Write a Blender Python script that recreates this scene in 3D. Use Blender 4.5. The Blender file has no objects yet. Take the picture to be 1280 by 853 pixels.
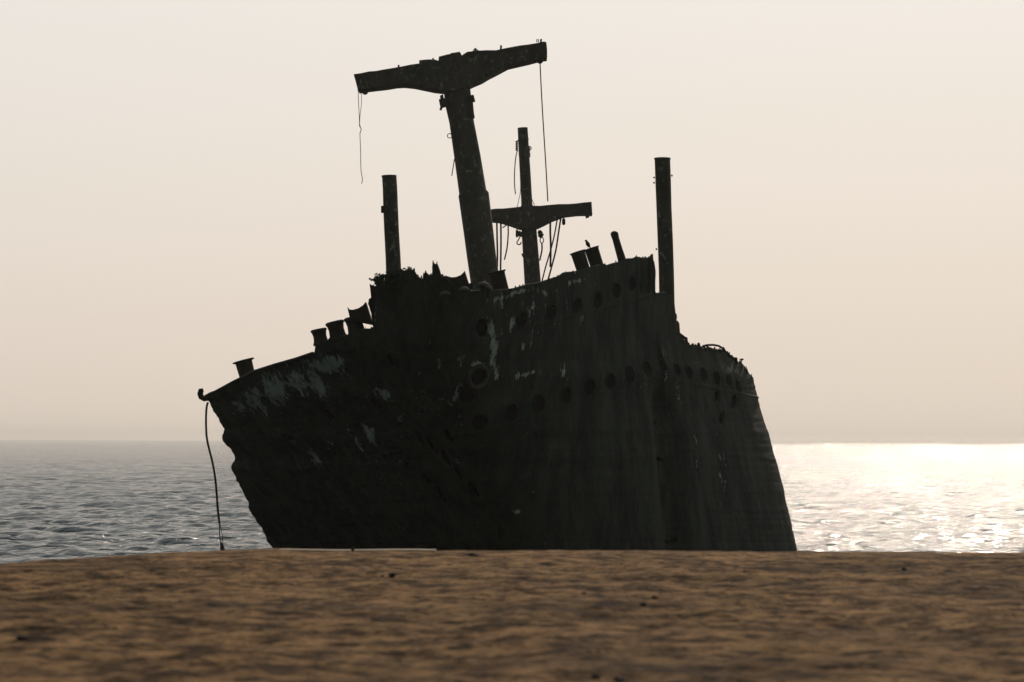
import bpy, bmesh, math, random
import numpy as np
from mathutils import Vector, Matrix, Euler, noise as mnoise
R = math.radians
random.seed(7); rng = np.random.default_rng(5)
scene = bpy.context.scene

# ------------------------------------------------------------------ camera
F = 2960.0                       # focal length in photo pixels (1280 wide)
CAMZ = 3.0
PITCH = math.atan((551.0-426.5)/F)
ROLL = R(0.20)
cam_d = bpy.data.cameras.new('camera'); cam = bpy.data.objects.new('camera', cam_d)
scene.collection.objects.link(cam); scene.camera = cam
CM = Matrix.Translation((0, 0, CAMZ)) @ Matrix.Rotation(R(90)+PITCH, 4, 'X') @ Matrix.Rotation(ROLL, 4, 'Z')
cam.matrix_world = CM
cam_d.sensor_width = 36; cam_d.lens = 36*F/1280
cam_d.clip_start = 0.5; cam_d.clip_end = 30000
cam_d.dof.use_dof = True; cam_d.dof.focus_distance = 84; cam_d.dof.aperture_fstop = 3.2

# ------------------------------------------------------------------ light
SUN_EL, SUN_AZ = R(26.5), R(12)    # azimuth to the right of straight ahead (+Y)
w = bpy.data.worlds.new('World'); scene.world = w; w.use_nodes = True
nt = w.node_tree; nt.nodes.clear()
out = nt.nodes.new('ShaderNodeOutputWorld'); bg = nt.nodes.new('ShaderNodeBackground')
sky = nt.nodes.new('ShaderNodeTexSky'); sky.sky_type = 'NISHITA'; sky.sun_disc = False
sky.sun_elevation = SUN_EL; sky.sun_rotation = SUN_AZ
sky.air_density = 1.6; sky.dust_density = 2.0; sky.ozone_density = 1.0; sky.altitude = 0
# dusty evening haze: pulls the sky ahead to one pale cream, fading away from the sun
tc = nt.nodes.new('ShaderNodeTexCoord')
dot = nt.nodes.new('ShaderNodeVectorMath'); dot.operation = 'DOT_PRODUCT'
dot.inputs[1].default_value = (math.sin(SUN_AZ), math.cos(SUN_AZ), 0.0)
nt.links.new(tc.outputs['Generated'], dot.inputs[0])
mr = nt.nodes.new('ShaderNodeMapRange'); mr.interpolation_type = 'SMOOTHSTEP'
mr.inputs['From Min'].default_value = -0.6; mr.inputs['From Max'].default_value = 0.98
mr.inputs['To Min'].default_value = 0.19; mr.inputs['To Max'].default_value = 1.0
nt.links.new(dot.outputs['Value'], mr.inputs['Value'])
sep = nt.nodes.new('ShaderNodeSeparateXYZ'); nt.links.new(tc.outputs['Generated'], sep.inputs[0])
ramp = nt.nodes.new('ShaderNodeValToRGB'); nt.links.new(sep.outputs['Z'], ramp.inputs[0])
cr = ramp.color_ramp
SKYGAIN = 7.3
def lin(c):
    return tuple(((v/255)/12.92 if v/255 <= .04045 else (((v/255)+.055)/1.055)**2.4) for v in c)
stops = [(0.0, (226,213,199)), (0.05, (231,219,207)), (0.11, (237,228,218)), (0.18, (241,235,228)), (0.32, (226,224,220)), (0.55, (176,186,194)), (1.0, (75,92,112))]
while len(cr.elements) < len(stops): cr.elements.new(0.5)
for e, (p, c) in zip(cr.elements, stops):
    e.position = p; e.color = (*lin(c), 1)
mul = nt.nodes.new('ShaderNodeVectorMath'); mul.operation = 'SCALE'
g = nt.nodes.new('ShaderNodeMath'); g.operation = 'MULTIPLY'; g.inputs[1].default_value = SKYGAIN
nt.links.new(mr.outputs[0], g.inputs[0]); 
tint = nt.nodes.new('ShaderNodeMix'); tint.data_type = 'RGBA'; tint.blend_type = 'MIX'
tint.inputs['A'].default_value = (.50, .66, .62, 1); nt.links.new(mr.outputs[0], tint.inputs['Factor']); nt.links.new(ramp.outputs[0], tint.inputs['B'])
nt.links.new(tint.outputs['Result'], mul.inputs[0]); nt.links.new(g.outputs[0], mul.inputs['Scale'])
mix = nt.nodes.new('ShaderNodeMix'); mix.data_type = 'RGBA'; mix.inputs['Factor'].default_value = 0.98
nt.links.new(sky.outputs[0], mix.inputs['A']); nt.links.new(mul.outputs[0], mix.inputs['B'])
nt.links.new(mix.outputs['Result'], bg.inputs['Color'])
bg.inputs['Strength'].default_value = 0.13
nt.links.new(bg.outputs[0], out.inputs[0])
sd = bpy.data.lights.new('sun', 'SUN'); so = bpy.data.objects.new('sun', sd); scene.collection.objects.link(so)
sd.energy = 2.1; sd.angle = R(0.6); sd.color = (1.0, 0.85, 0.70)
sdir = Vector((math.sin(SUN_AZ)*math.cos(SUN_EL), math.cos(SUN_AZ)*math.cos(SUN_EL), math.sin(SUN_EL)))
so.rotation_euler = sdir.to_track_quat('Z', 'Y').to_euler()
so.location = (20, 60, 60)
vs = scene.view_settings
scene.display_settings.display_device = 'sRGB'
vs.view_transform = 'Standard'; vs.look = 'None'; vs.gamma = 1; vs.use_curve_mapping = False; vs.exposure = 0.0
scene.cycles.use_denoising = True; scene.cycles.use_adaptive_sampling = False
scene.cycles.max_bounces = 6; scene.cycles.volume_bounces = 0
scene.cycles.sample_clamp_indirect = 4
scene.cycles.volume_max_steps = 64

# ------------------------------------------------------------------ helpers
def P(px, py, Y):
    """world point that the photo pixel shows when it stands Y metres away"""
    d = CM.to_3x3() @ Vector(((px-640)/F, (426.5-py)/F, -1))
    return Vector((0, 0, CAMZ)) + d*(Y/d.y)
def pxm(Y): return Y/F           # metres per photo pixel at distance Y
ORG = {}
def tag(o, label=None, cat=None, group=None, kind=None):
    if label: o['label'] = label
    if cat: o['category'] = cat
    if group: o['group'] = group
    if kind: o['kind'] = kind
    return o
def put(o, org, parent=None):
    scene.collection.objects.link(o); ORG[o.name] = Vector(org)
    if parent is not None:
        o.parent = parent; o.location = Vector(org) - ORG[parent.name]
    else: o.location = org
    return o
def empty(name, loc, parent=None):
    return put(bpy.data.objects.new(name, None), loc, parent)
class MB:
    def __init__(s): s.v = []; s.f = []; s.sm = []
    def add(s, vs_, fs, smooth=True):
        n = len(s.v); s.v += [tuple(v) for v in vs_]; s.f += [tuple(i+n for i in f) for f in fs]; s.sm += [smooth]*len(fs)
    def tube(s, pts, rad, n=10, cap=True, rough=0.0):
        pts = [Vector(p) for p in pts]; m = len(pts)
        rads = [rad]*m if isinstance(rad, (int, float)) else list(rad)
        vs_, fs = [], []; up = None
        for i, p in enumerate(pts):
            t = (pts[min(i+1, m-1)]-pts[max(i-1, 0)]).normalized()
            if up is None:
                up = t.orthogonal().normalized()
            up = (up - t*up.dot(t)).normalized(); b = t.cross(up)
            for k in range(n):
                a = 2*math.pi*k/n; rr = rads[i]*(1+rough*random.uniform(-1, 1))
                vs_.append(p + (up*math.cos(a)+b*math.sin(a))*rr)
        for i in range(m-1):
            for k in range(n):
                fs.append((i*n+k, i*n+(k+1) % n, (i+1)*n+(k+1) % n, (i+1)*n+k))
        s.add(vs_, fs)
        if cap: s.add(vs_[:n], [tuple(range(n-1, -1, -1))], False); s.add(vs_[-n:], [tuple(range(n))], False)
        return s
    def lathe(s, a, b, prof, n=20):
        """prof: (fraction along a->b, radius)"""
        a = Vector(a); b = Vector(b)
        t = (b-a).normalized(); u = t.orthogonal().normalized(); w_ = t.cross(u); vs_, fs = [], []
        for fr, r in prof:
            for k in range(n):
                an = 2*math.pi*k/n; vs_.append(a+(b-a)*fr+(u*math.cos(an)+w_*math.sin(an))*r)
        for i in range(len(prof)-1):
            for k in range(n): fs.append((i*n+k, i*n+(k+1) % n, (i+1)*n+(k+1) % n, (i+1)*n+k))
        s.add(vs_, fs); s.add(vs_[:n], [tuple(range(n-1, -1, -1))], False); s.add(vs_[-n:], [tuple(range(n))], False)
        return s
    def prism(s, pts, ext):
        """outline (world points) extruded by the vector ext"""
        pts = [Vector(p) for p in pts]; ext = Vector(ext); n = len(pts)
        vs_ = pts + [p+ext for p in pts]
        fs = [tuple(range(n)), tuple(range(2*n-1, n-1, -1))]+[(i, i+n, (i+1) % n+n, (i+1) % n) for i in range(n)]
        s.add(vs_, fs, False); return s
    def box(s, c, ax, ay, az):
        c = Vector(c); ax = Vector(ax); ay = Vector(ay); az = Vector(az)
        vs_ = [c+ax*i+ay*j+az*k for k in (-1, 1) for j in (-1, 1) for i in (-1, 1)]
        s.add(vs_, [(0,2,3,1),(4,5,7,6),(0,1,5,4),(2,6,7,3),(0,4,6,2),(1,3,7,5)], False); return s
    def blob(s, c, r, sq=(1,1,1), amp=.3, sub=2, seed=0):
        bm = bmesh.new(); bmesh.ops.create_icosphere(bm, subdivisions=sub, radius=1)
        vs_ = []
        for v in bm.verts:
            k = 1+amp*mnoise.noise(v.co*1.7+Vector((seed*3.1, seed, 0)))*2
            vs_.append(Vector(c)+Vector((v.co.x*sq[0], v.co.y*sq[1], v.co.z*sq[2]))*r*k)
        s.add(vs_, [tuple(q.index for q in f.verts) for f in bm.faces]); bm.free(); return s
    def build(s, name, mat, parent=None, org=None, attrs=None):
        a = np.array(s.v)
        if org is None: org = Vector(((a[:,0].min()+a[:,0].max())/2, (a[:,1].min()+a[:,1].max())/2, a[:,2].min()))
        me = bpy.data.meshes.new(name)
        me.from_pydata([tuple(x) for x in (a-np.array(org))], [], s.f); me.update()
        me.polygons.foreach_set('use_smooth', s.sm)
        me.materials.append(mat)
        bm = bmesh.new(); bm.from_mesh(me); bmesh.ops.recalc_face_normals(bm, faces=bm.faces); bm.to_mesh(me); bm.free()
        o = bpy.data.objects.new(name, me)
        return put(o, org, parent)
def jag(pts, step, amp, seed=0):
    """break a picture outline into short ragged steps (rust-eaten edges)"""
    rr = random.Random(seed); o = []
    for i in range(len(pts)):
        a = pts[i]; b = pts[(i+1) % len(pts)]; L = math.dist(a, b); n = max(1, int(L/step))
        for k in range(n):
            t = k/n; j = amp if k else 0
            o.append((a[0]+(b[0]-a[0])*t+rr.uniform(-j, j), a[1]+(b[1]-a[1])*t+rr.uniform(-j, j)))
    return o

# ------------------------------------------------------------------ materials
def mat(name):
    m = bpy.data.materials.new(name); m.use_nodes = True; n = m.node_tree
    return m, n, n.nodes['Principled BSDF'], n.nodes['Material Output']
def N(n, t, **kw):
    x = n.nodes.new(t)
    for k, v in kw.items():
        if k in x.inputs: x.inputs[k].default_value = v
        else: setattr(x, k, v)
    return x
def pos(n, scale=(1,1,1), rot=(0,0,0)):
    g_ = n.nodes.new('ShaderNodeNewGeometry'); m = n.nodes.new('ShaderNodeMapping')
    m.inputs['Scale'].default_value = scale; m.inputs['Rotation'].default_value = rot
    n.links.new(g_.outputs['Position'], m.inputs['Vector']); return m.outputs[0]
def mixc(n, f, a, b):
    m = n.nodes.new('ShaderNodeMix'); m.data_type = 'RGBA'
    for s_, v in (('Factor', f), ('A', a), ('B', b)):
        if hasattr(v, 'links'): n.links.new(v, m.inputs[s_])
        else: m.inputs[s_].default_value = v if s_ == 'Factor' else (*v, 1)
    return m.outputs['Result']
def ramp2(n, v, a, b):
    m = n.nodes.new('ShaderNodeMapRange'); m.interpolation_type = 'SMOOTHSTEP'
    m.inputs['From Min'].default_value = a; m.inputs['From Max'].default_value = b
    n.links.new(v, m.inputs['Value']); return m.outputs[0]
def mth(n, op, a, b):
    m = n.nodes.new('ShaderNodeMath'); m.operation = op
    for i, v in enumerate((a, b)):
        if hasattr(v, 'links'): n.links.new(v, m.inputs[i])
        else: m.inputs[i].default_value = v
    return m.outputs[0]
def bump(n, bs, h, dist, strength=1.0):
    b = N(n, 'ShaderNodeBump'); b.inputs['Distance'].default_value = dist; b.inputs['Strength'].default_value = strength
    n.links.new(h, b.inputs['Height']); n.links.new(b.outputs[0], bs.inputs['Normal'])

def rusty(name, c1, c2, pale, plo=.62, phi=.7, wear=False, streak=.3):
    m, n, bs, _ = mat(name)
    n1 = N(n, 'ShaderNodeTexNoise', Scale=1.3, Detail=8.0, Roughness=.7); n.links.new(pos(n, (1,1,streak)), n1.inputs['Vector'])
    n2 = N(n, 'ShaderNodeTexNoise', Scale=5.0, Detail=8.0, Roughness=.75); n.links.new(pos(n, (1,1,streak*1.4), (0, R(14), 0)), n2.inputs['Vector'])
    n3 = N(n, 'ShaderNodeTexNoise', Scale=9.0, Detail=6.0, Roughness=.7); n.links.new(pos(n), n3.inputs['Vector'])
    col = mixc(n, ramp2(n, n1.outputs[0], .35, .65), c1, c2)
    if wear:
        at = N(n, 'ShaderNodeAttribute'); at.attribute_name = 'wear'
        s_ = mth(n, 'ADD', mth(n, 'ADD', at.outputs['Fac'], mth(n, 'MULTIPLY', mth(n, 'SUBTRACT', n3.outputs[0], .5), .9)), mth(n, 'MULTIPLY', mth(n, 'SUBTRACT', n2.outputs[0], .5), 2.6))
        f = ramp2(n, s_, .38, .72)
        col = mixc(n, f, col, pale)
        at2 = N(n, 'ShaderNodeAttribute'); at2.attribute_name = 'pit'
        col = mixc(n, ramp2(n, at2.outputs['Fac'], .3, .7), col, (.004, .004, .004))  # recesses coloured near-black, the dark inside the hull painted on
    else:
        col = mixc(n, ramp2(n, n2.outputs[0], plo, phi), col, pale)
    n.links.new(col, bs.inputs['Base Color'])
    bs.inputs['Roughness'].default_value = .85
    bs.inputs['Specular IOR Level'].default_value = .12
    bump(n, bs, n3.outputs[0], .05, .7)
    return m
M = {}
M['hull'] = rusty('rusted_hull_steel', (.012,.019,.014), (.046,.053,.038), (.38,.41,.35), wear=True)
M['mast'] = rusty('rusted_mast_steel', (.045,.047,.036), (.095,.088,.066), (.34,.31,.24), .54, .68, streak=.5)
M['rust'] = rusty('dark_rusted_steel', (.020,.022,.018), (.045,.042,.032), (.12,.13,.11), .66, .75)
M['cap'] = rusty('lit_top_steel', (.05,.052,.045), (.16,.165,.15), (.3,.3,.28), .55, .7)  # paler steel: light on the vent tops put into the colour
M['pit'] = rusty('black_opening', (.004,.004,.004), (.007,.007,.006), (.01,.01,.01))  # near-black colour stands in for the unlit interior
M['rope'] = rusty('frayed_wire_rope', (.02,.02,.017), (.05,.045,.035), (.09,.08,.06))
M['palerope'] = rusty('pale_frayed_rope', (.10,.085,.06), (.16,.14,.10), (.2,.18,.14))
M['bird'] = rusty('dark_feathers', (.02,.02,.02), (.04,.04,.04), (.06,.06,.06))
M['leaf'] = rusty('dry_weed', (.018,.03,.014), (.03,.045,.02), (.05,.06,.03))

# ------------------------------------------------------------------ sea
SEA_Y0 = 15; SEA_Z = -0.8
def axis_rows():
    r = [SEA_Y0]
    while r[-1] < 55: r.append(r[-1]+1.2)
    while r[-1] < 240: r.append(r[-1]+max(.22, r[-1]*.0024))
    while r[-1] < 1500: r.append(r[-1]*1.0036)
    while r[-1] < 9000: r.append(r[-1]*1.02)
    return np.array(r)
rr_ = axis_rows()
az = np.concatenate([np.linspace(-180, -40, 15)[:-1], np.linspace(-40, -15, 60)[:-1], np.linspace(-15, 15, 601), np.linspace(15, 40, 60)[1:], np.linspace(40, 180, 15)[1:-1]])
az = np.radians(az)
RR, AZ = np.meshgrid(rr_, az, indexing='ij')
X = RR*np.sin(AZ); Yy = RR*np.cos(AZ)
drow = np.gradient(rr_)[:, None]*np.ones_like(X)
Z = np.zeros_like(X); dx = np.zeros_like(X); dy = np.zeros_like(X)
waves = []
for i in range(120):
    lam = 0.7*(5.5/0.7)**(rng.random()**1.5)
    th = math.radians(250) + rng.normal()*.55
    k = 2*math.pi/lam; A = 0.0056*lam**.7*(.6+.8*rng.random())
    ph = rng.random()*6.283
    fade = np.clip((lam/np.maximum(drow*.8, RR*.0009)-2.2)/2.0, 0, 1)
    arg = k*(X*math.cos(th)+Yy*math.sin(th))+ph
    Z += A*fade*np.sin(arg)
    dx += -A*fade*.9*math.cos(th)*np.cos(arg)*-1; dy += A*fade*.9*math.sin(th)*np.cos(arg)
V = np.stack([X-dx, Yy-dy, Z], -1).reshape(-1, 3)
nr, nc = X.shape
ii, jj = np.meshgrid(np.arange(nr-1), np.arange(nc), indexing='ij')
j2 = (jj+1) % nc
Fq = np.stack([ii*nc+jj, ii*nc+j2, (ii+1)*nc+j2, (ii+1)*nc+jj], -1).reshape(-1, 4)
def npmesh(name, V, Fq, material, smooth=True):
    me = bpy.data.meshes.new(name); me.vertices.add(len(V)); me.vertices.foreach_set('co', V.astype(np.float32).ravel())
    me.loops.add(len(Fq)*4); me.loops.foreach_set('vertex_index', Fq.astype(np.int32).ravel())
    me.polygons.add(len(Fq)); me.polygons.foreach_set('loop_start', np.arange(0, len(Fq)*4, 4, dtype=np.int32))
    me.polygons.foreach_set('loop_total', np.full(len(Fq), 4, dtype=np.int32))
    me.polygons.foreach_set('use_smooth', np.full(len(Fq), smooth))
    me.update(calc_edges=True); me.validate(); me.materials.append(material); return me
m, n, bs, _ = mat('sea_water')
bs.inputs['Base Color'].default_value = (.012, .035, .042, 1); bs.inputs['Roughness'].default_value = .045
bs.inputs['IOR'].default_value = 1.33
wa = N(n, 'ShaderNodeTexNoise', Scale=1.1, Detail=3.0, Roughness=.6); n.links.new(pos(n, (.75, 1.25, 1)), wa.inputs['Vector'])
wb = N(n, 'ShaderNodeTexNoise', Scale=4.0, Detail=6.0, Roughness=.6); n.links.new(pos(n, (.8, 1.2, 1)), wb.inputs['Vector'])
h = mth(n, 'ADD', mth(n, 'MULTIPLY', wa.outputs[0], .42), mth(n, 'MULTIPLY', wb.outputs[0], .10))
bump(n, bs, h, 1.0, 1.0)
SEA_M = m
gp = N(n, 'ShaderNodeNewGeometry'); ln = N(n, 'ShaderNodeVectorMath', operation='LENGTH'); n.links.new(gp.outputs['Position'], ln.inputs[0])
rm = N(n, 'ShaderNodeMapRange'); n.links.new(ln.outputs['Value'], rm.inputs['Value'])     # unresolved chop of the open water
for k_, v_ in (('From Min', 80), ('From Max', 900), ('To Min', .115), ('To Max', .09)): rm.inputs[k_].default_value = v_
n.links.new(rm.outputs[0], bs.inputs['Roughness'])
sea = bpy.data.objects.new('sea', npmesh('sea', V, Fq, m)); put(sea, (0, 0, SEA_Z)); tag(sea, kind='structure')

# ------------------------------------------------------------------ air
hb = MB(); hb.box((0, 3500, 14), (9500, 0, 0), (0, 13000, 0), (0, 0, 18))
m, n, bs, o_ = mat('haze_air'); n.nodes.remove(bs)
pv = N(n, 'ShaderNodeVolumePrincipled'); pv.inputs['Color'].default_value = (.88, .85, .82, 1)
pv.inputs['Density'].default_value = .00015; pv.inputs['Anisotropy'].default_value = .45
n.links.new(pv.outputs[0], o_.inputs['Volume'])
hz = hb.build('haze', m); tag(hz, kind='stuff')

# ------------------------------------------------------------------ near ground slab
def edge_y(x):
    # front rim of the ledge, curving back towards the camera on the left
    return 21.9 - (0 if x > -1.9 else .165*min(-1.9-x, 3.2)**2.0*3.3) - max(0, -5.1-x)*1.6
gx = np.concatenate([np.linspace(-60, -12, 25)[:-1], np.linspace(-12, -5.2, 60)[:-1], np.linspace(-5.2, 5.2, 420), np.linspace(5.2, 12, 60)[1:], np.linspace(12, 60, 25)[1:]])
gt = np.concatenate([np.linspace(-60, 5.5, 24)[:-1], np.linspace(5.5, 21.9, 520)])
verts = []; 
G = np.zeros((len(gt)+4, len(gx), 3))
def gz(x, y):
    v = Vector((x, y, 0))
    z = 2.0 + .030*mnoise.fractal(v*1.1, 1.0, 2.1, 4) + .020*mnoise.fractal(Vector((x*1.6, y*2.6, 5)), .8, 2.2, 5)
    r = 1-abs(mnoise.noise(Vector((x*.9, y*1.9, 9))))*2
    return z + .018*max(0, r)**4 - .008
for j, x in enumerate(gx):
    ey = edge_y(x)
    for i, t in enumerate(gt):
        y = t if t <= 5.5 else 5.5+(t-5.5)*(ey-5.5)/(21.9-5.5)
        if ey < 5.5: y = t+(ey-5.5)*max(0, (t+60)/65.5) if t <= 5.5 else ey+(t-5.5)*.001
        z = gz(x, y)
        e = (ey-y); z = 1.998+(z-1.998)*min(1, .35+e/4)
        if e < .5: z -= .010*(1-e/.5)**2
        G[i, j] = (x, y, min(z, 2.035))
    for k, (oy, zz) in enumerate(((.05, 1.93), (.10, 1.6), (.14, .2), (.16, -2.2))):
        G[len(gt)+k, j] = (x, ey+oy+.05*mnoise.noise(Vector((x*2, zz*2, 0))), zz)
V = G.reshape(-1, 3); nr, nc = G.shape[:2]
ii, jj = np.meshgrid(np.arange(nr-1), np.arange(nc-1), indexing='ij')
Fq = np.stack([ii*nc+jj, ii*nc+jj+1, (ii+1)*nc+jj+1, (ii+1)*nc+jj], -1).reshape(-1, 4)
m, n, bs, _ = mat('sandy_rock')
a1 = N(n, 'ShaderNodeTexNoise', Scale=4.2, Detail=9.0, Roughness=.72); n.links.new(pos(n, (.75, 1.2, 1)), a1.inputs['Vector'])
a2 = N(n, 'ShaderNodeTexNoise', Scale=9.0, Detail=9.0, Roughness=.75); n.links.new(pos(n, (.6, 1.1, 1)), a2.inputs['Vector'])
a4 = N(n, 'ShaderNodeTexNoise', Scale=22.0, Detail=6.0, Roughness=.7); n.links.new(pos(n, (.5, 1, 1)), a4.inputs['Vector'])
a3 = N(n, 'ShaderNodeTexNoise', Scale=.45, Detail=3.0); n.links.new(pos(n), a3.inputs['Vector'])
c = mixc(n, ramp2(n, a1.outputs[0], .38, .62), (.105, .055, .027), (.74, .42, .20))
c = mixc(n, ramp2(n, a2.outputs[0], .53, .62), c, (.018, .013, .010))
c = mixc(n, mth(n, 'MULTIPLY', ramp2(n, a3.outputs[0], .5, .7), .5), c, (.08, .06, .045))
c = mixc(n, ramp2(n, a4.outputs[0], .52, .64), c, (.035, .024, .016))
n.links.new(c, bs.inputs['Base Color']); bs.inputs['Roughness'].default_value = .95; bs.inputs['Specular IOR Level'].default_value = .05
bump(n, bs, mth(n, 'ADD', a2.outputs[0], mth(n, 'MULTIPLY', a4.outputs[0], .3)), .10, 1.0)
ground = bpy.data.objects.new('ground', npmesh('ground', V, Fq, m)); put(ground, (0, 0, 0)); tag(ground, kind='structure')
M['ground'] = m

# ------------------------------------------------------------------ the wreck: hull surface
def pl(y, pts):
    ys = [p[0] for p in pts]; xs = [p[1] for p in pts]
    if y <= ys[0]: return xs[0]+(y-ys[0])*(xs[1]-xs[0])/(ys[1]-ys[0])
    if y >= ys[-1]: return xs[-1]+(y-ys[-1])*(xs[-1]-xs[-2])/(ys[-1]-ys[-2])
    return float(np.interp(y, ys, xs))
LX = [(320,262),(440,258),(495,255),(503,262),(511,266),(520,271),(529,276),(536,281),(541,280),(546,278),(552,279),(557,283),(560,287),(566,290),(571,293),(576,293),(580,290),(583,289),(588,290),(593,293),(600,296),(615,304),(629,311),(634,310),(643,314),(660,327),(670,331),(680,336),(687,342),(725,360)]
RXs = [(320,918),(366,919),(420,921),(452,930),(460,936),(470,941),(480,943),(490,946),(500,948),(515,952),(530,957),(545,962),(560,966),(575,970),(600,977),(640,986),(687,996),(725,1004)]
TOP = [(255,495),(262,492),(270,490),(280,484),(292,478),(300,474),(320,464),(345,456),(370,449),(393,441),(389,432),(393,428),(405,427),(430,420),(450,413),(456,411),(466,411),(468,404),(464,392),(462,378),(464,372),(463,357),(468,358),(478,358),(490,352),(498,347),(503,346),(508,341),(512,337.5),(517,338),(520,343),(522,346),(526,348),(529,349),(529.5,342),(533,341),(536,345),(538,343),(540,345),(540.4,333),(542,329),(544,331),(547,331),(549,336),(552,346),(556,346),(570,360),(588,364),(600,363),(632,362),(645,360),(658,356),(675,353),(690,348),(700,345),(705,341),(721,339),(735,335),(749,331),(753,330),(757,330),(758,332),(764,330),(771,328),(774,328),(782,325),(786,323),(792,323),(796,321),(801,322),(806,323),(811,322),(815,319),(816.2,318),(817,326),(817.5,336),(817,345),(817.2,356),(818,366),(822,366),(828,365),(836,368),(842,378),(844,392),(846,402),(849,404),(849,416),(851,420),(855,425),(860,428),(863,433),(866,431),(875,432),(877,435),(880,436),(884,434),(889,435),(893,437),(899,437),(906,436),(911,443),(918,447),(922,452),(926,452),(929,459),(933,461),(936,467),(941,472)]
def roughen(pts, lo, step, amp, seed):
    rr = random.Random(seed); o_ = []
    for (y0, x0), (y1, x1) in zip(pts, pts[1:]):
        o_.append((y0, x0))
        if y0 >= lo:
            k = int((y1-y0)/step)
            for i in range(1, k): o_.append((y0+(y1-y0)*i/k, x0+(x1-x0)*i/k+rr.uniform(-amp, amp)))
    return o_+[pts[-1]]
LX = roughen(LX, 495, 2.2, .9, 4); RXs = roughen(RXs, 452, 3.0, .55, 5)
def uof(x, y):
    a, b = pl(y, LX), pl(y, RXs); return (x-a)/(b-a)
# keep the outline single valued across the plate columns
tu = [uof(x, y) for x, y in TOP]; ty = [y for _, y in TOP]
for i in range(1, len(tu)): tu[i] = max(tu[i], tu[i-1]+.0006)
tu[0] = 0; s_ = 1/tu[-1]
if tu[-1] > 1: tu = [t*s_ for t in tu]
else: tu[-1] = 1
def topy(u): return float(np.interp(u, tu, ty))
def theta(u):   # how far the plating turns from facing the camera, by fraction across
    return np.interp(u, [0, .15, .36, .44, .5, .6, .72, .80, .835, .86, .93, .975, 1], [-58, -48, -34, -8, 42, 54, 61, 65, 67, 68, 70, 76, 82])
uu = np.linspace(0, 1, 1201); th = np.tan(np.radians(theta(uu)))
Dc = np.concatenate([[0], np.cumsum((th[1:]+th[:-1])/2*np.diff(uu))])*14.9
Dc -= Dc.min()
def depth(u, y):
    v = (y-430)/270
    return 60 + float(np.interp(u, uu, Dc)) + (1-u)*(7.0 if v > 0 else 2.6)*v
def S(x, y, off=0):
    u = uof(x, y); p = P(x, y, depth(u, y)); 
    if off:
        p = p + nrm(x, y)*off
    return p
def nrm(x, y):
    a = S(x+1.5, y)-S(x-1.5, y); b = S(x, y+1.5)-S(x, y-1.5)
    nn = a.cross(b).normalized()
    return nn if nn.y < 0 else -nn
def beltQ(u):   # line of the plate seam under the lower portholes
    return float(np.interp(u, [0, .2, .35, .5, .62, .75, .82, .84, .9, 1], [600, 578, 558, 534, 512, 484, 470, 471, 481, 497]))
PORT_LOW = [(599.7,527.3,11.5),(639,515.8,11.5),(673.9,504,11.5),(708,494,11),(737.5,484.7,11),(762.4,477,10.5),(787.4,468.3,10.5),(809,460.5,10),(829,458,9),(846.5,462.6,9),(861.6,465.7,9),(879.9,467.9,9),(896.4,472.8,8.5),(911,476,8),(923,483,7.5)]
PORT_UP = [(652.6,398.5,9.5),(689,390,9.5),(722,382,10),(747.7,374.8,10),(770.6,363,10),(790,354,10)]
HAWSE = [(597.5,471,14)]
PITS = [(604,410,8,12,0),(584,497,11,9,0),(897,495,2.5,7,8),(918.5,502,4,9,8),(902.7,523,3,7,8),(540,560,4,13,-30),(556,574,4,12,-30),(523,548,4,12,-30),(571,590,4,13,-30),(560,545,3,9,-30),(592,612,4,12,-28),(510,585,5,8,-25),(533,600,4,9,-30),(410,520,8,5,30),(360,548,9,4,20),(330,500,7,3,20),(488,452,9,4,60),(470,505,10,5,45),(552,620,4,12,-30)]
WEAR = [(640,410,70,40,-12,.2),(700,370,60,20,-14,.15),(560,520,80,60,20,.14),(350,490,60,26,-20,.25),(460,560,60,40,10,.15),(318,497,13,16,35,.75),(300,510,8,14,-30,.6),(345,487,14,22,-32,.85),(372,475,14,18,-30,.8),(395,478,8,22,-30,.8),(404,458,20,9,5,.9),(418,452,16,7,15,.8),(328,512,6,14,-30,.55),(430,470,10,6,10,.45),
        (462,545,6,16,-35,.85),(448,556,5,14,-35,.6),(436,535,5,12,-35,.45),(393,572,4,14,-32,.75),(411,555,5,8,-30,.4),(480,493,16,7,15,.7),(500,520,7,9,20,.35),(520,505,6,9,0,.3),(498,578,4,8,-30,.45),
        (617,440,5,22,4,.85),(614,412,4,12,0,.8),(603,398,5,8,0,.5),(640,404,4,10,10,.85),(668,384,5,9,15,.6),(597,456,9,4,0,.8),(621,465,4,14,0,.8),(575,452,4,9,0,.6),(550,452,3,8,0,.6),(570,497,4,9,20,.7),(553,500,6,4,0,.5),
        (660,468,16,4,-12,.65),(655,433,5,7,0,.5),(704,464,4,9,0,.5),(628,373,14,4,-15,.7),(650,365,18,3,-12,.6),(720,352,14,3,-14,.6),(681,366,5,5,0,.6),(728,398,3,7,0,.4),(646,640,5,3,0,.8),(740,356,5,6,0,.4),(628,380,3,10,0,.6),(466,394,5,12,0,.3),(660,395,6,14,12,.45),
        (832,455,2,24,-10,.5),(849,492,3,20,-8,.35),(870,560,4,40,-6,.3),(905,600,5,50,-8,.3)]
NU, NV1, NV2 = 420, 84, 112
T0 = topy
U = np.unique(np.round(np.concatenate([np.linspace(0, 1, NU), [t for t in tu if 0 < t < 1]]), 6)); NU = len(U)
hv = []; wearv = []; pitv = []
normal_cache = {}
def ridge(y, yb, w_): return math.exp(-((y-yb)/w_)**2)
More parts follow.
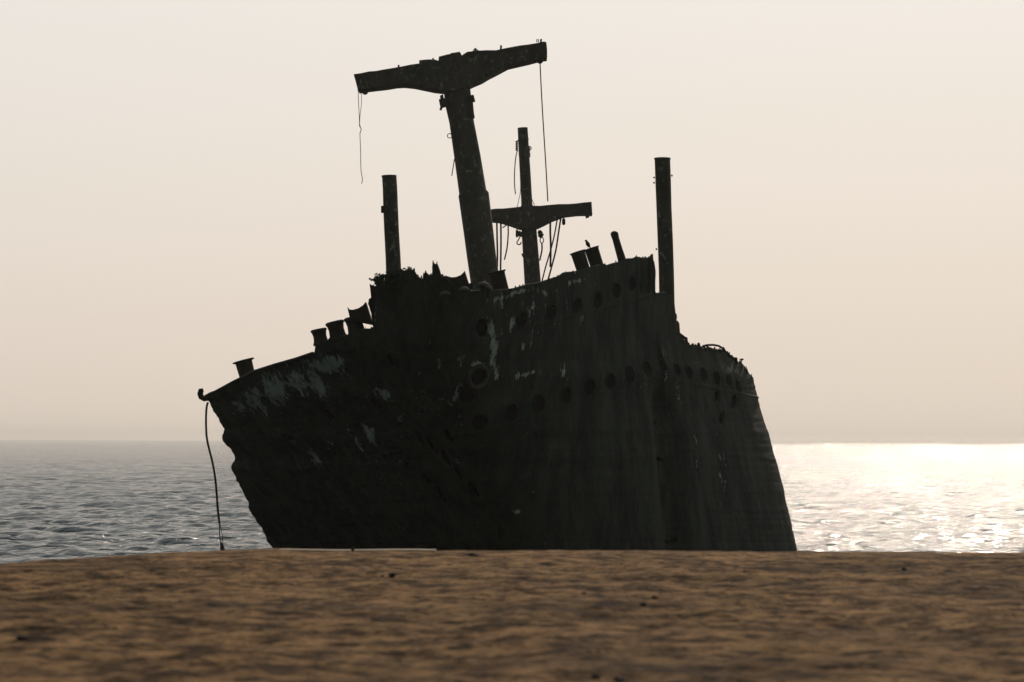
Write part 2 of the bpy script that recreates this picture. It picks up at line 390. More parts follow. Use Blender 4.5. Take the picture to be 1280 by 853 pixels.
for u in U:
    t_, q, b = topy(u), beltQ(u), 762
    nrow = []
    for k in range(NV1+NV2+1):
        y = t_+(q-t_)*k/NV1 if k <= NV1 else q+(b-q)*(k-NV1)/NV2
        a_, b_ = pl(y, LX), pl(y, RXs); x = a_+(b_-a_)*u
        p = S(x, y); nn = nrm(x, y)
        d = (.045 if u < .45 else .018)*mnoise.fractal(p*.9, 1, 2, 3) + .006*mnoise.noise(p*4)
        d -= .42*math.exp(-((x-829-(y-470)*.09)/12)**2)*min(1, max(0, (y-462)/40))     # fold where the flank turns
        d += .07*math.exp(-((x-822-(y-430)*.25)/2.2)**2)*(1 if 425 < y < 500 else 0)
        if u < .5: d += min(1, u/.06)*.06*(.5-u)*2*mnoise.fractal(p*1.6+Vector((9, 0, 0)), .8, 2.1, 4)
        d += .035*ridge(y, q, 1.0)                                     # rubbing seam
        ys = float(np.interp(x, [393, 560, 640, 748, 827], [441, 436, 415, 386, 366]))
        if 393 < x < 835: d += .035*ridge(y, ys, 1.1)
        y3 = float(np.interp(u, [0, .25, .6, .82, 1], [651, 628, 590, 560, 575])) 
        d += .022*ridge(y, y3, 1.2)
        for us in (.16, .30, .43, .56, .68, .78, .835, .9):            # butt seams between plates
            d += .012*math.exp(-((u-us-.02*math.sin(y*.013))/.0016)**2)
        if 800 < x < 818 and y < 366 and y > t_: d += .05*math.sin(x*2.1)   # corrugated end plate
        wr = 0
        for (cx, cy, rx, ry, an, st) in WEAR:
            if abs(x-cx) < 45 and abs(y-cy) < 60:
                ca, sa = math.cos(R(an)), math.sin(R(an)); X_ = (x-cx)*ca+(y-cy)*sa; Y_ = -(x-cx)*sa+(y-cy)*ca
                wr = max(wr, st*math.exp(-((X_/rx)**2+(Y_/ry)**2)*.7))
        pt = 0
        for (cx, cy, rx, ry, an) in PITS:
            if abs(x-cx) < 20 and abs(y-cy) < 20:
                ca, sa = math.cos(R(an)), math.sin(R(an)); X_ = (x-cx)*ca+(y-cy)*sa; Y_ = -(x-cx)*sa+(y-cy)*ca
                pt = max(pt, min(1, max(0, 1.6-1.2*((X_/rx)**2+(Y_/ry)**2))))
        d -= .12*pt
        hv.append(p+nn*d); wearv.append(wr); pitv.append(pt)
hv = np.array(hv).reshape(NU, -1, 3); NVt = hv.shape[1]
# recess the plating inside each opening
flat = hv.reshape(-1, 3); pit = np.array(pitv)
openings = []
for (x, y, r) in PORT_LOW+PORT_UP+HAWSE:
    c_ = np.array(S(x, y)); nn = np.array(nrm(x, y)); rad = r*pxm(depth(uof(x, y), y))
    d = flat-c_; along = d@nn; perp = np.linalg.norm(d-np.outer(along, nn), axis=1)
    msk = (perp < rad*.98) & (np.abs(along) < .5)
    flat[msk] -= nn*.13; pit[msk] = 1
    openings.append((Vector(c_), Vector(nn), rad))
hv = flat.reshape(NU, -1, 3)
# sides run aft, away from the camera, and close at the far end
LEN = [0.7, 2, 4, 7, 11, 16, 22, 30, 40, 50, 60]
AX = Vector((.085, 1, 0)).normalized()
def side(col, sgn):
    o_c = []
    for s in LEN:
        inw = (.02*s + (.0022*max(0, s-25)**2 if s > 25 else 0))*(-sgn)
        for_ = []
        for p in col:
            q = Vector(p)+AX*s+Vector((inw, 0, 0))
            q.z = 0 + q.z*(1-.0008*s) if q.z > 0 else q.z
            for_.append(q)
        o_c.append(for_)
    return o_c
Lc = side(hv[0], -1); Rc = side(hv[-1], 1)
cols = [np.array(c_) for c_ in reversed(Lc)]+[hv[i] for i in range(NU)]+[np.array(c_) for c_ in Rc]
A3 = np.array(cols); nc_ = len(cols)
V = A3.reshape(-1, 3)
ii, jj = np.meshgrid(np.arange(nc_), np.arange(NVt-1), indexing='ij'); i2 = (ii+1) % nc_
Fq = np.stack([ii*NVt+jj, ii*NVt+jj+1, i2*NVt+jj+1, i2*NVt+jj], -1).reshape(-1, 4)
shipbase = Vector((0, 66, 0))
ship = empty('shipwreck', shipbase)
tag(ship, 'huge dark rusted cargo shipwreck leaning to the left, aground in the shallows behind the ledge', 'shipwreck')
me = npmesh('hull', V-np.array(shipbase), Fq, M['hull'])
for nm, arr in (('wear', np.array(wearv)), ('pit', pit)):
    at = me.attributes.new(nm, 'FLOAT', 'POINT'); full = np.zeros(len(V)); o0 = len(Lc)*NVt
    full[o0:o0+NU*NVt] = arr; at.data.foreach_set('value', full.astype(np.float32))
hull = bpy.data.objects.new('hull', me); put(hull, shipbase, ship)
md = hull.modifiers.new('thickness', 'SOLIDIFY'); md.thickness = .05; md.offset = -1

# deck inside the shell
def deck_pt(u):
    y = float(np.interp(u, [0, .25, .5, .8, 1], [499, 482, 476, 470, 480]))
    a_, b_ = pl(y, LX), pl(y, RXs); uu_ = .004+u*.992; x = a_+(b_-a_)*uu_
    p = S(x, y)-nrm(x, y)*.22; return p
front = [deck_pt(u) for u in np.linspace(0, 1, 60)]
d0, d1 = front[0], front[-1]; left, right = [], []
for s in LEN:
    inw = .02*s + (.0022*max(0, s-25)**2 if s > 25 else 0)
    left.append(d0+AX*s+Vector((inw+.05, 0, 0))); right.append(d1+AX*s-Vector((inw+.05, 0, 0)))
left = left[:-1]; right = right[:-1]
bmk = MB(); ring = list(reversed(left))+front+right
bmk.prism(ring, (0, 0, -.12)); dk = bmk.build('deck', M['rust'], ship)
for p_ in dk.data.polygons: p_.use_smooth = False

# raised block (the wall of it is the upper plating of the hull)
hp = []
for u in np.linspace(.335, .868, 40):
    y = topy(u)+7; y = max(y, float(np.interp(u, [.33, .5, .65, .8, .868], [372, 372, 357, 338, 332])))
    a_, b_ = pl(y, LX), pl(y, RXs); x = a_+(b_-a_)*u
    hp.append(S(x, y)-nrm(x, y)*.2)
hb_ = [hp[-1]+Vector((-.5, 5.5, 0)), hp[0]+Vector((.6, 8, 0))]
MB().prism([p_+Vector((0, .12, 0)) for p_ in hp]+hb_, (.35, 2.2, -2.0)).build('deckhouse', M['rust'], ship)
# sloping roof lip plates on the left quarter
rim = [S(x, y, .03)+Vector((0, 0, 0)) for x, y in ((262,492.5),(270,489.5),(292,477.5),(320,463.5),(345,455.5),(370,448.5),(392,441))]
MB().tube(rim, .045, 6).build('gunwale_rail', M['rust'], ship)

# portholes: steel ring + dark glass well behind it, coloured near-black for the unlit inside
for i, (c_, nn, rad) in enumerate(openings):
    t1 = nn.orthogonal().normalized(); t2 = nn.cross(t1)
    mb = MB(); n_ = 28; mj = rad*1.0; mn = rad*.10
    ring_pts = [c_+nn*.01+(t1*math.cos(a)+t2*math.sin(a))*mj for a in [2*math.pi*k/n_ for k in range(n_+1)]]
    mb.tube(ring_pts, mn if i < len(openings)-1 else rad*.22, 6, cap=False)
    hawse = i == len(openings)-1
    pr = mb.build('hawse_pipe' if hawse else 'porthole', M['rust'] if not hawse else M['mast'], ship)
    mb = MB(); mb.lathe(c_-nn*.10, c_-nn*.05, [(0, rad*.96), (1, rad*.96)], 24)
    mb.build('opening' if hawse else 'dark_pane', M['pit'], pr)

def seam(pts, r_, name):
    MB().tube([S(x, y, .03) for x, y in pts], r_, 6).build(name, M['rust'], ship)
def line(a, b, n_): return [(a[0]+(b[0]-a[0])*i/n_, a[1]+(b[1]-a[1])*i/n_) for i in range(n_+1)]

# ------------------------------------------------------------------ masts
YA, YB, YK = 94.0, 114.0, 74.0
def polyprism(pts, Y, th_, step=7, amp=.5, seed=1):
    pp = jag(pts, step, amp, seed) if amp else pts
    return MB().prism([P(x, y, Y-th_/2) for x, y in pp], Vector((0, th_, 0)))
def pmast(pts, Y, n=18, rough=.02):
    """pts: (px, py, half width in px)"""
    mb = MB(); o_ = []; rd = []
    for (x, y, r) in pts: o_.append(P(x, y, Y)); rd.append(r*pxm(Y))
    return mb.tube(o_, rd, n, True, rough)
mA = pmast([(570,100,16.5),(573,128,17.2),(577,152,15.6),(584,196,16.6),(591,240,17.4),(592,243,19),(598,290,18.6),(602,320,18.3),(608,362,18.3),(624,480,18.3)], YA).build('mast', M['mast'], ship)
polyprism([(442,93),(480,87),(524,79.5),(524,75.5),(543,74.5),(548,76),(548.5,71),(560,68),(576,66.5),(577,69.5),(584,65),(597,63.5),(620,63),(650,57),(680,52),(683,53),(684,71),(676,72),(661,76),(650,78.5),(635,82),(620,90),(602,100),(584,108),(570,113),(555,113),(530,109),(505,105),(495,105.5),(470,109),(447,112)], YA-.1, 1.15, 9, .6, 3).build('crossbeam', M['mast'], mA)
for x, y, r in ((456,114,4),(675,75,4.2)):
    mb = MB(); c_ = P(x, y, YA); q = r*pxm(YA); mb.lathe(c_-Vector((0, .2, 0)), c_+Vector((0, .2, 0)), [(0, q), (1, q)], 14); mb.box(c_+Vector((0, 0, q*.8)), (q*1.2, 0, 0), (0, .1, 0), (0, 0, q*.5))
    mb.build('pulley', M['mast'], mA)
def boxpart(name, x, y, rx, rz, Y, par, d=.25):
    MB().box(P(x, y, Y-.2), (rx*pxm(Y), 0, .03), (0, d, 0), (-.03, 0, rz*pxm(Y))).build(name, M['mast'], par)
def wirepart(name, pts, Y, r, par):
    MB().tube([P(x, y, Y) for x, y in pts], r, 6).build(name, M['mast'], par)
for x, y, rx, rz in ((554,129,4.5,4.5),(589,124,4,3.5),(553,127,2,7),(576,249,1.8,3),(588,132,3.5,10),(590,143,2.5,5),(570,71,6,4)):
    boxpart('bracket', x, y, rx, rz, YA, mA)
cc = P(562, 170, YA); MB().tube([cc+Vector((math.cos(a), 0, math.sin(a)))*.09 for a in np.linspace(0, 6.28, 12)], .018, 5).build('ring', M['mast'], mA)
wirepart('rod', ((553,131),(550.5,138)), YA, .05, mA)
wirepart('bent_rod', ((568,199),(566,212),(564.7,220)), YA, .02, mA)
for x, y in ((498,82.5),(594,61.5),(626,58),(676,50),(541,74)): wirepart('cleat', ((x,y+4),(x+.4,y-1)), YA, .04, mA)
wirepart('bent_rod', ((591,65),(593,61.5),(596,62.5),(599,64.5)), YA, .025, mA)
wirepart('bent_rod', ((671,53),(671,49.5),(673,49.5),(673,53)), YA, .02, mA)

mB = pmast([(653.3,160,6.3),(655,190,6.6),(657,225,6.8),(658.6,256,7),(659,262,9),(661,285,9.5),(663.5,320,10),(666,357,10.4),(672,450,10.4)], YB).build('mast', M['mast'], ship)
polyprism([(608,262.5),(620,261),(638,260),(655,258),(675,257.5),(690,256),(720,254.5),(739.5,252.5),(740.5,268.5),(722,268.5),(705,270.5),(690,276),(672,285),(650,286),(638,281.5),(625,277.5),(608,276)], YB-.1, .9, 9, .4, 5).build('crossbeam', M['mast'], mB)
for (x, y0, y1, r) in ((646,177,188,2.2),(661.5,184,190,1.6),(662,192,196,1.4)):
    mb = MB(); k = int((y1-y0)/2)+1; kk = pxm(YB); prof = []
    for i in range(k): prof += [((i+.1)/k, r*.45*kk), ((i+.5)/k, r*kk), ((i+.9)/k, r*.45*kk)]
    mb.lathe(P(x, y0-1, YB), P(x, y1+1, YB), prof, 10); mb.build('insulator', M['mast'], mB)
wirepart('bracket', ((647,176),(661,174)), YB, .04, mB); wirepart('bracket', ((648,184),(661,184)), YB, .04, mB)
cc = P(661.8, 185.5, YB); MB().tube([cc+Vector((math.cos(a), 0, math.sin(a)))*.085 for a in np.linspace(0, 6.28, 14)], .025, 5).build('ring', M['mast'], mB)
for x in (650.5, 675.5): MB().blob(P(x, 293, YB), .15, (1, 1.2, 1.1), .45, 2, x).build('bracket', M['mast'], mB)
for x, y in ((654.5,319),(734,270.5)): boxpart('lug', x, y, 2, 2, YB, mB, .1)

# ------------------------------------------------------------------ king posts
k1 = pmast([(486.4,220,9.0),(487.5,235,9.2),(488.3,262,9.2),(489.5,290,9.4),(491.2,320,9.5),(492.5,350,9.6),(496,470,9.8)], YK-5, 16).build('king_post', M['mast'], ship)
MB().lathe(P(486.4,222,YK-5), P(486.35,219.6,YK-5), [(0, 9.3*pxm(YK-5)), (1, 9.5*pxm(YK-5))], 16).build('cap', M['mast'], k1)
MB().box(P(478,262,YK-5), (1.5*pxm(YK), 0, 0), (0, .06, 0), (0, 0, 4*pxm(YK))).build('cleat', M['rust'], k1)
k2 = pmast([(828,199,9.8),(829,225,9.8),(830,260,9.5),(831.5,300,9.6),(833,340,9.4),(833.8,380,9.6),(834.5,400,11),(835,412,13),(836,470,13)], YK, 16).build('king_post', M['mast'], ship)
MB().lathe(P(828,199.5,YK), P(828,197.8,YK), [(0, 10.4*pxm(YK)), (1, 10.4*pxm(YK))], 16).build('cap', M['mast'], k2)
for x, y, s_ in ((818.5,222,-1),(818.5,228.5,-1),(839,219.5,1),(821.5,311.5,-1)): MB().tube([P(x, y, YK), P(x+s_*1.8, y+.3, YK)], .03, 6).build('peg', M['rust'], k2)

# ------------------------------------------------------------------ deck fittings
def bollard(a, b, ra, rb, cap, Y, name='bollard', m_='rust', parent=ship):
    """a base, b top in px; radii in px; cap = flange radius"""
    pa, pb = P(*a, Y), P(*b, Y); k = pxm(Y)
    o_ = MB().lathe(pa, pb, [(0, ra*k), (.25, ra*k*.97), (.75, rb*k), (.93, rb*k*1.02)], 20).build(name, M[m_], parent)
    L = (pb-pa).length
    MB().lathe(pa+(pb-pa)*.93, pb, [(0, rb*k), (.3, cap*k*.94), (.45, cap*k), (.95, cap*k), (1, cap*k*.9)], 24).build('cap', M[m_], o_)
    return o_
def dz(x, y, extra=.5): return depth(uof(x, y), y)+extra
bollard((313.5,486), (304,450.5), 10, 10.4, 13.8, dz(305, 480, .9))
bollard((731.5,345), (721.8,314.8), 8.9, 8.9, 10.2, dz(728, 345, .9))
bollard((748.7,340), (739,310.2), 8.7, 8.7, 10.0, dz(745, 345, .9))
bollard((629,372), (620.5,340), 10, 10, 12, dz(625, 370, .9))
# row of spool rollers on the left edge of the raised block
for a, b, r in (((402,431),(398,411.5),10.3),((423.5,425),(418,402),12),((447,420),(441.5,396),12.5)):
    Y = dz(a[0], a[1], .35); pa, pb = P(*a, Y), P(*b, Y); k = pxm(Y)
    o_ = MB().lathe(pa, pb, [(0, r*k), (.1, r*k), (.25, r*.86*k), (.55, r*.80*k), (.82, r*.9*k), (.86, r*k)], 22).build('mooring_roller', M['rust'], ship)
    MB().lathe(pa+(pb-pa)*.86, pb, [(0, r*k), (.7, r*k*1.0), (1, r*k*.86)], 22).build('flange', M['rust'], o_)
def chock(pts, Y, th_, name='fairlead_chock'):
    return MB().prism([P(x, y, Y) for x, y in pts], Vector((0, th_, 0))).build(name, M['rust'], ship)
# fairleads with a dished top, two horns each
chock([(434,384),(436.5,387),(441,387.5),(448,385.5),(454,381.5),(457,377.5),(461,390),(466,406),(452,403),(438,401)], dz(450, 400, .3), .5)
chock([(553,345),(558,345),(564,346.8),(570,346.5),(576,344),(580,340),(581,338.5),(586,354),(590,368),(552,366),(550,350)], dz(570, 365, .3), .6)
chock([(462,355),(466,357),(472,358.5),(480,359),(484,380),(470,380),(464,374)], dz(472, 375, .3), .4)
# broken vertical frames
def shard(pts, seed=0, th_=.12, nm='broken_plate'):
    x0, y0 = pts[0]; return MB().prism([P(x, y, dz(x0, y0, .25+.1*seed)) for x, y in jag(pts, 4, .5, seed)], Vector((0, th_, 0))).build(nm, M['rust'], ship)
shard([(461,374),(464,372),(466,375),(469,372),(472,376),(478,398),(474,402),(466,408),(464,392),(460,380)], 1, .2)
shard([(541.5,328.5),(543,330.5),(545,329.8),(548,333),(551,343),(554,352),(553,366),(538,366),(540,346),(540,333.5)], 2, .15)
shard([(529,342),(533,341.5),(536,345),(538,343),(541,350),(546,366),(527,366),(528,350)], 3, .15)
shard([(503,346),(508,343),(511,338.5),(515,337.5),(518,340),(521,346),(526,349),(528,366),(500,366)], 4, .2)
shard([(484,352),(490,345),(498,344),(508,342),(510,366),(480,366)], 5, .2)
# scrap heaped round the broken frames
mb = MB(); rs = random.Random(3)
for i in range(46):
    x = rs.uniform(478, 592); y = rs.uniform(352, 372)+ (6 if x > 560 else 0)
    mb.blob(P(x, y, dz(x, 366, rs.uniform(.2, .7))), rs.uniform(.06, .16), (1, 1, rs.uniform(.6, 1.2)), .5, 1, i)
for i in range(30):
    x = rs.uniform(480, 590); y = rs.uniform(350, 372); p_ = P(x, y, dz(x, 366, rs.uniform(.2, .6)))
    mb.box(p_, (rs.uniform(.05, .14), 0, rs.uniform(-.05, .05)), (0, .05, .03), (rs.uniform(-.03, .03), 0, rs.uniform(.03, .1)))
mb.build('scrap_heap', M['rust'], ship)
# mushroom vent heads
for x, y, r in ((557,364.5,6.5),(580,359,7),(604,353,8),(611,358,5)):
    c_ = P(x, y+5, dz(x, 368, -.25)); k = pxm(60)
    o_ = MB().lathe(c_-Vector((0, 0, .2)), c_+Vector((0, 0, .06)), [(0, r*.45*k), (1, r*.45*k)], 14).build('vent_stem', M['rust'], ship)
    MB().lathe(c_+Vector((0, 0, .02)), c_+Vector((0, 0, .12)), [(0, r*k*.95), (.25, r*k), (.6, r*k*.8), (.9, r*k*.4), (1, r*k*.1)], 18).build('vent_head', M['cap'], o_)
# bent vent pipe
Y = dz(780, 330, .8)
MB().tube([P(x, y, Y) for x, y in ((786,352),(778,327),(773.5,312),(769.8,299),(768.6,295),(768,292.5),(767.8,290.6),(767.8,289.2))], [6.2*pxm(Y), 5.3*pxm(Y), 4.7*pxm(Y), 4.4*pxm(Y), 4.8*pxm(Y), 5.0*pxm(Y), 4.2*pxm(Y), 1.8*pxm(Y)], 14).build('vent_pipe', M['rust'], ship)
# hook-like chock at the far left tip
Y = dz(258, 496, 0)
MB().tube([P(x, y, Y) for x, y in ((266,495),(260,498.5),(255.5,499),(251.5,496.5),(250.3,492.5),(251.2,488.5),(254,487.5))], [.075,.065,.075,.085,.09,.085,.05], 10).build('chock_hook', M['rust'], ship)
# right quarter: rail remains, ragged stubs
mb = MB(); mb.tube([S(x, y+0, -.05) for x, y in ((876,438),(880,433),(885,431.2),(893,430.8),(900,432),(905,435),(909,440),(914,444),(920,450))], .035, 6)
mb.tube([P(x, y, dz(860, 430, .2)) for x, y in ((848,417),(852,420),(856,423),(859,424))], .05, 6)
mb.build('bent_rail', M['rust'], ship)
rs = random.Random(8)
for x, y, sx, sy in ((859,426,1.2,4),(866,431,1.5,2.4),(873,431,2,2.2),(880,434,1.6,3),(884,433,1.5,2.2),(887,436,1.5,2.5),(893,436,1.3,2.4),(846,408,2.5,4),(844,396,2,4),(921,450,1,3),(925,452,.7,4)):
    MB().blob(P(x, y, dz(x, y+6, .1)), .028, (sx, 1.5, sy), .5, 1, x).build('rust_stub', M['rust'], ship)
c_ = P(927.5, 449.5, dz(925, 455, .1)); mb = MB(); mb.blob(c_, .055, (1, .8, .6), .2, 2, 2); mb.tube([c_, P(925, 456, dz(925, 456, .1))], .022, 6)
mb.build('lamp_stub', M['rust'], ship)

rs = random.Random(21)      # rust flakes standing on the torn rims, one mesh of small chips
def rimchips(x0, x1, n_, nm, up=3.0):
    mb = MB()
    for i in range(n_):
        x = rs.uniform(x0, x1); y = float(np.interp(x, [p_[0] for p_ in TOP if p_[0] >= 255], [p_[1] for p_ in TOP if p_[0] >= 255]))
        wx = rs.uniform(.6, 2.2); hh = rs.uniform(.5, up)
        Yp = dz(x, y+6, .06); pts = [(x-wx, y+4), (x-wx*rs.uniform(.4, 1), y-hh*rs.uniform(.2, .9)), (x+wx*rs.uniform(-.3, .5), y-hh), (x+wx, y+4)]
        mb.prism([P(a, b, Yp) for a, b in pts], Vector((0, .06, 0)))
    return tag(mb.build(nm, M['rust'], ship), kind='stuff')
rimchips(397, 820, 90, 'rust_flakes'); rimchips(846, 940, 46, 'rust_flakes', 3.6); rimchips(470, 590, 50, 'rust_flakes', 5)
# ------------------------------------------------------------------ weed rooted in the scrap
mb = MB(); rs = random.Random(11)
def leaf(c_, s_):
    a = Vector((rs.uniform(-1, 1), rs.uniform(-1, 1), rs.uniform(-1, 1))).normalized(); b = a.orthogonal().normalized(); nn = a.cross(b)*.1
    mb.add([c_-a*s_, c_+b*s_*.55+nn*s_, c_+a*s_, c_-b*s_*.55+nn*s_], [(0, 1, 2, 3)], False)
Yw = dz(490, 360, .15); stems = MB()
for (x0, y0, x1, y1, nn_) in ((482,362,470,350,26),(484,360,477,347,34),(488,360,484,344,38),(494,360,492,343,50),(500,360,499,342,46),(504,360,505,338,26),(506,360,503,340,44),(510,360,508,338,40),(476,360,471,346,20),(508,360,509,344,24),(480,364,473,355,14),(496,362,486,352,40),(515,358,514,340,30)):
    pts = [P(x0+(x1-x0)*t+rs.uniform(-1, 1), y0+(y1-y0)*t, Yw+rs.uniform(-.1, .1)) for t in (0, .35, .7, 1)]
    stems.tube(pts, [.02, .014, .01, .006], 5)
    for i in range(nn_*2):
        t = rs.uniform(.2, 1.02); q = pts[0].lerp(pts[-1], t)+Vector((rs.gauss(0, .06), rs.gauss(0, .1), rs.gauss(0, .05)))
        leaf(q, rs.uniform(.045, .085))
wd = empty('weed', P(494, 366, Yw)); tag(wd, 'small leafy weed growing at the foot of the left king post', 'plant')
stems.build('stem', M['leaf'], wd); mb.build('foliage', M['leaf'], wd)

# ------------------------------------------------------------------ bird
Yb_ = dz(738, 345, .9); k = pxm(Yb_)
bb = MB(); bc = P(734.3, 306.2, Yb_)
path = [(.085,-.085,.010),(.065,-.062,.020),(.045,-.035,.040),(.025,-.005,.055),(.005,.03,.056),(-.012,.062,.046),(-.022,.085,.034),(-.030,.100,.036),(-.042,.113,.033),(-.058,.116,.018),(-.076,.112,.007),(-.088,.108,.002)]
bb.tube([bc+Vector((x, 0, z)) for x, z, r in path], [r for *_, r in path], 14)
bird = bb.build('bird', M['bird']); tag(bird, 'small dark bird perched on the twin bollards at the right of the wreck deck', 'bird')
lb = MB()
for s_ in (-.012, .012): lb.tube([bc+Vector((.015, s_, -.02)), bc+Vector((.012, s_, -.10))], .006, 5)
lb.build('leg', M['bird'], bird)

# ------------------------------------------------------------------ hanging ropes and wires
def rope(pts, Y, r, label, name='hanging_wire', mt='rope', cat='wire', extra=None, group='loose wires hanging from the masts', sm=True):
    q = [P(x, y, Y) for x, y in pts]
    if sm and len(q) > 2:   # smooth through the points
        o_ = []
        for i in range(len(q)-1):
            p0, p1, p2, p3 = q[max(i-1, 0)], q[i], q[i+1], q[min(i+2, len(q)-1)]
            for t in (0, .25, .5, .75):
                o_.append(.5*((2*p1)+(p2-p0)*t+(2*p0-5*p1+4*p2-p3)*t*t+(3*p1-p0-3*p2+p3)*t**3))
        q = o_+[q[-1]]
    mb = MB(); mb.tube(q, r, 6)
    if extra: extra(mb)
    return tag(mb.build(name, M[mt]), label, cat, group)
def e_left(mb):
    mb.tube([P(x, y, YA) for x, y in ((452,115),(451.8,130),(450,145),(449.5,155),(451.5,163),(449.6,168))], .012, 5)
rope([(447.5,112),(448.3,130),(449.3,150),(449.5,158),(451.6,162),(450,168),(450.8,190),(451.2,212),(453,224),(452,230)], YA, .014, 'thin pale frayed wire dangling from the left tip of the big crossbeam', mt='palerope', extra=e_left)
rope([(675,78),(677,120),(680,170),(682.5,210),(684.8,252)], YA, .024, 'long taut wire hanging from the right tip of the big crossbeam')
rope([(647,187),(644.6,198),(643.4,212),(643,226),(643.6,236),(644.4,243)], YB, .026, 'short dark cable hanging from the bracket near the top of the small mast')
rope([(648.5,188),(650,215),(650.6,238),(648.5,250),(646.5,259)], YB, .015, 'slack thin wire from the small mast head down to its crossbeam, left side')
rope([(662,236),(664,246),(666,252),(668.5,258)], YB, .015, 'short thin wire from the small mast down to its crossbeam, right side')
rope([(621,276),(621.4,300),(621.8,318),(621.6,334)], YB, .045, 'straight cable under the small crossbeam, the one closest to the big mast')
rope([(626,277),(626.2,300),(626,320),(625.6,338)], YB, .045, 'straight cable under the small crossbeam, second from the big mast')
rope([(635,281),(635.3,290),(634.8,300),(633.5,312),(630.5,325)], YB, .035, 'short curved rope end under the small crossbeam, left of the hanging block', extra=lambda mb: mb.tube([P(628,285,YB), P(634,281,YB)], .03, 5))
rope([(688,277),(687.8,290),(688.4,305),(688.3,320),(687.9,334)], YB, .05, 'thick straight cable right of the small mast, hanging vertically')
rope([(696.6,274),(693,294),(688,314),(682,334),(677.5,352)], YB, .035, 'slanting rope right of the small mast, the left one of two running to deck')
rope([(701,273),(698,292),(695,312),(690,332),(684.5,352)], YB, .042, 'slanting rope right of the small mast, the outer one of two running to deck')
def e_loop(mb):
    cc = P(677.3, 300.5, YB); mb.tube([cc+Vector((math.cos(a)*.085, 0, math.sin(a)*.14)) for a in np.linspace(0, 6.28, 14)], .025, 6)
rope([(677.3,304),(677.5,312),(676,320),(674.6,326)], YB, .04, 'rope with an eye loop hanging close to the right of the small mast', name='looped_rope', extra=e_loop, cat='rope')
for x, y0, y1, r, lab in ((646.2,285,297,1.7,'narrow pulley block hanging under the small crossbeam, left of the small mast'), (704.6,271,281.5,2.2,'pulley block hanging under the right arm of the small crossbeam')):
    mb = MB(); kk = pxm(YB)
    mb.lathe(P(x, y1, YB), P(x, y0+2, YB), [(0, r*.5*kk), (.15, r*kk), (.8, r*kk), (1, r*.4*kk)], 12); mb.tube([P(x, y0+3, YB), P(x+.3, y0-4, YB)], .025, 5)
    mb.lathe(P(x, (y0+y1)/2, YB-.12), P(x, (y0+y1)/2, YB+.12), [(0, r*.9*kk), (1, r*.9*kk)], 12)
    tag(mb.build('pulley_block', M['rope']), lab, 'pulley block', 'pulley blocks under the small crossbeam')
mb = MB(); cc = P(648.7, 303.5, YB); mb.tube([cc+Vector((math.cos(a)*.1, 0, math.sin(a)*.1)) for a in np.linspace(2.2, 6.6, 12)], .03, 6); mb.tube([cc+Vector((-.05, 0, .08)), P(651, 294, YB)], .03, 6)
tag(mb.build('cargo_hook', M['rope']), 'small open hook hanging beside the small mast on its left', 'hook')
# long rope from the left tip
Yr = dz(258, 500, -.15)
def e_end(mb):
    mb.tube([P(x, y, Yr) for x, y in ((274.6,655),(276.6,662),(278,672),(277.3,680),(278.5,686)) ], .012, 5)
    mb.tube([P(x, y, Yr) for x, y in ((274.6,655),(274.2,664),(275.2,676),(276,684),(275.6,690)) ], .014, 5)
    mb.tube([P(x, y, Yr) for x, y in ((276.6,679),(278.5,683),(280,688)) ], .03, 5); mb.blob(P(277, 686, Yr), .05, (1, 1, 1.5), .5, 1, 3)
rope([(260,503),(258.2,510),(257.5,525),(258.2,545),(261,560),(265.5,578),(269,598),(271,620),(272.3,638),(274.4,655)], Yr, .033, 'long thick rope hanging from the left tip of the wreck down to the water', name='hanging_rope', cat='rope', group='ropes hanging from the wreck', extra=e_end)

# ------------------------------------------------------------------ ledge: light plank and stones
m, n, bs, _ = mat('bleached_wood')
a1 = N(n, 'ShaderNodeTexNoise', Scale=6.0, Detail=6.0); n.links.new(pos(n, (.4, 4, 4)), a1.inputs['Vector'])
n.links.new(mixc(n, a1.outputs[0], (.40,.27,.16), (.58,.42,.26)), bs.inputs['Base Color']); bs.inputs['Roughness'].default_value = .7
def gpt(px, py):
    """ground point seen at a photo pixel (level 2.0 plane)"""
    d = P(px, py, 10)-Vector((0, 0, CAMZ)); t = (2.0-CAMZ)/d.z; p = Vector((0, 0, CAMZ))+d*t
    p.z = gz(p.x, p.y); return p
x0 = P(350, 687, 21.6).x; x1 = P(545, 687, 21.6).x
mb = MB(); vs_ = []
xs = np.linspace(x0, x1, 12)
for i, x in enumerate(xs):
    zt = 2.004+.004*math.sin(x*5)
    y_ = 21.55
    for (a, b) in ((y_, 1.95), (y_, zt), (y_+.10, zt+.002), (y_+.10, 1.95)): vs_.append((x, a, b))
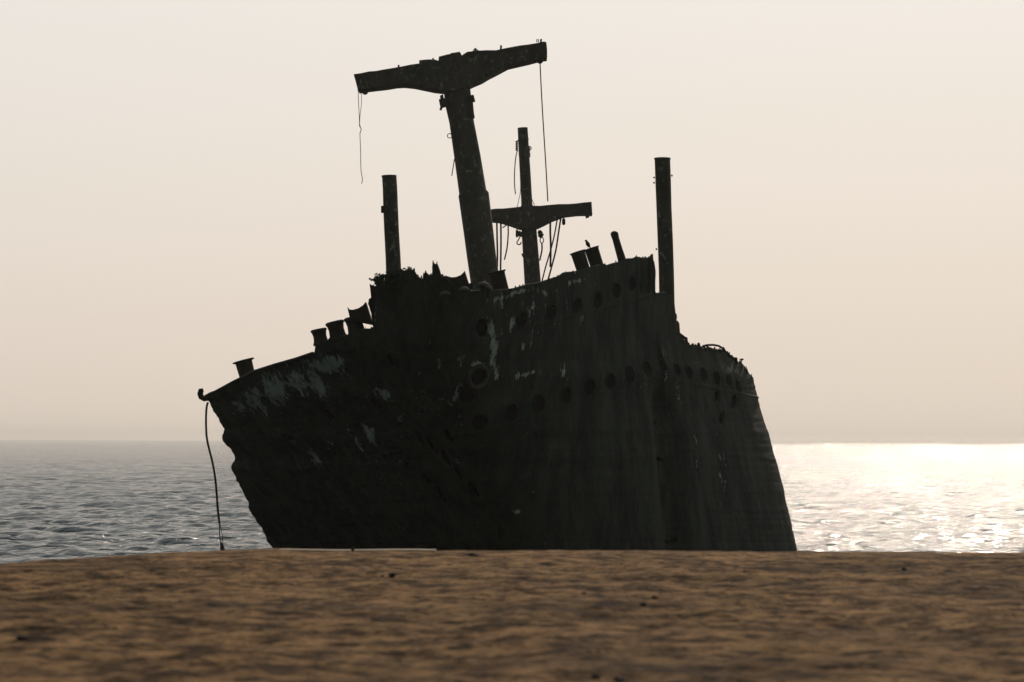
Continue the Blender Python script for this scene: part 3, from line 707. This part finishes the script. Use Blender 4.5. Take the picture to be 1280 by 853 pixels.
fs = [(i*4+k, i*4+(k+1) % 4, (i+1)*4+(k+1) % 4, (i+1)*4+k) for i in range(11) for k in range(4)]+[(0, 3, 2, 1), (44, 45, 46, 47)]
mb.add(vs_, fs, False)
tag(mb.build('plank', m), 'thin pale plank lying along the far edge of the ledge, in front of the wreck', 'plank')
pgp = MB(); c_ = P(441, 686, 21.5); c_.z = 2.0; pgp.blob(c_+Vector((0, 0, .012)), .016, (1, 1, 1.1), .3, 2, 4)
tag(pgp.build('stone', M['rust']), 'tiny dark stone standing against the pale plank at the ledge edge', 'stone', 'small dark stones on the ledge')
def stone(px, py, r, lab, sq=(1.2, 1.2, .6), i=0):
    p_ = gpt(px, py); mb = MB(); mb.blob(p_+Vector((0, 0, r*.35)), r, sq, .35, 2, i)
    tag(mb.build('stone', M['pebble']), lab, 'stone', 'small dark stones on the ledge')
m, n, bs, _ = mat('dark_stone')
a1 = N(n, 'ShaderNodeTexNoise', Scale=30.0, Detail=5.0); n.links.new(pos(n), a1.inputs['Vector'])
n.links.new(mixc(n, a1.outputs[0], (.015,.012,.01), (.05,.04,.032)), bs.inputs['Base Color']); bs.inputs['Roughness'].default_value = .9
M['pebble'] = m
stone(490, 722.5, .026, 'dark stone on the ledge below the wreck, largest of the near centre-left pair', i=1)
stone(427, 717.5, .017, 'smaller dark stone on the ledge, left of the larger one below the plank', i=2)
stone(588, 694.5, .030, 'dark flat stone close behind the plank end near the ledge edge', (2.0, 1.2, .4), 3)
stone(818, 749, .016, 'small dark pebble on the ledge under the middle of the wreck', i=4)
stone(804, 758, .018, 'small dark pebble in the ledge middle, left one of a loose pair', i=5)
stone(745, 845.5, .016, 'round dark pebble at the very bottom edge of the picture, left of another', i=6)
stone(774, 848, .020, 'round dark pebble at the very bottom edge of the picture, right of another', i=7)
stone(730, 742, .014, 'small dark pebble on the ledge left of centre under the wreck', i=8)
stone(28, 806, .022, 'dark stone on the ledge at the far left of the picture', (1.6, 1.2, .5), 9)
stone(478, 722, .001+.012, 'tiny chip lying just left of the larger dark stone', i=10)
stone(1130, 712, .018, 'small dark stone near the ledge edge at the right, below the bright sea', i=11)
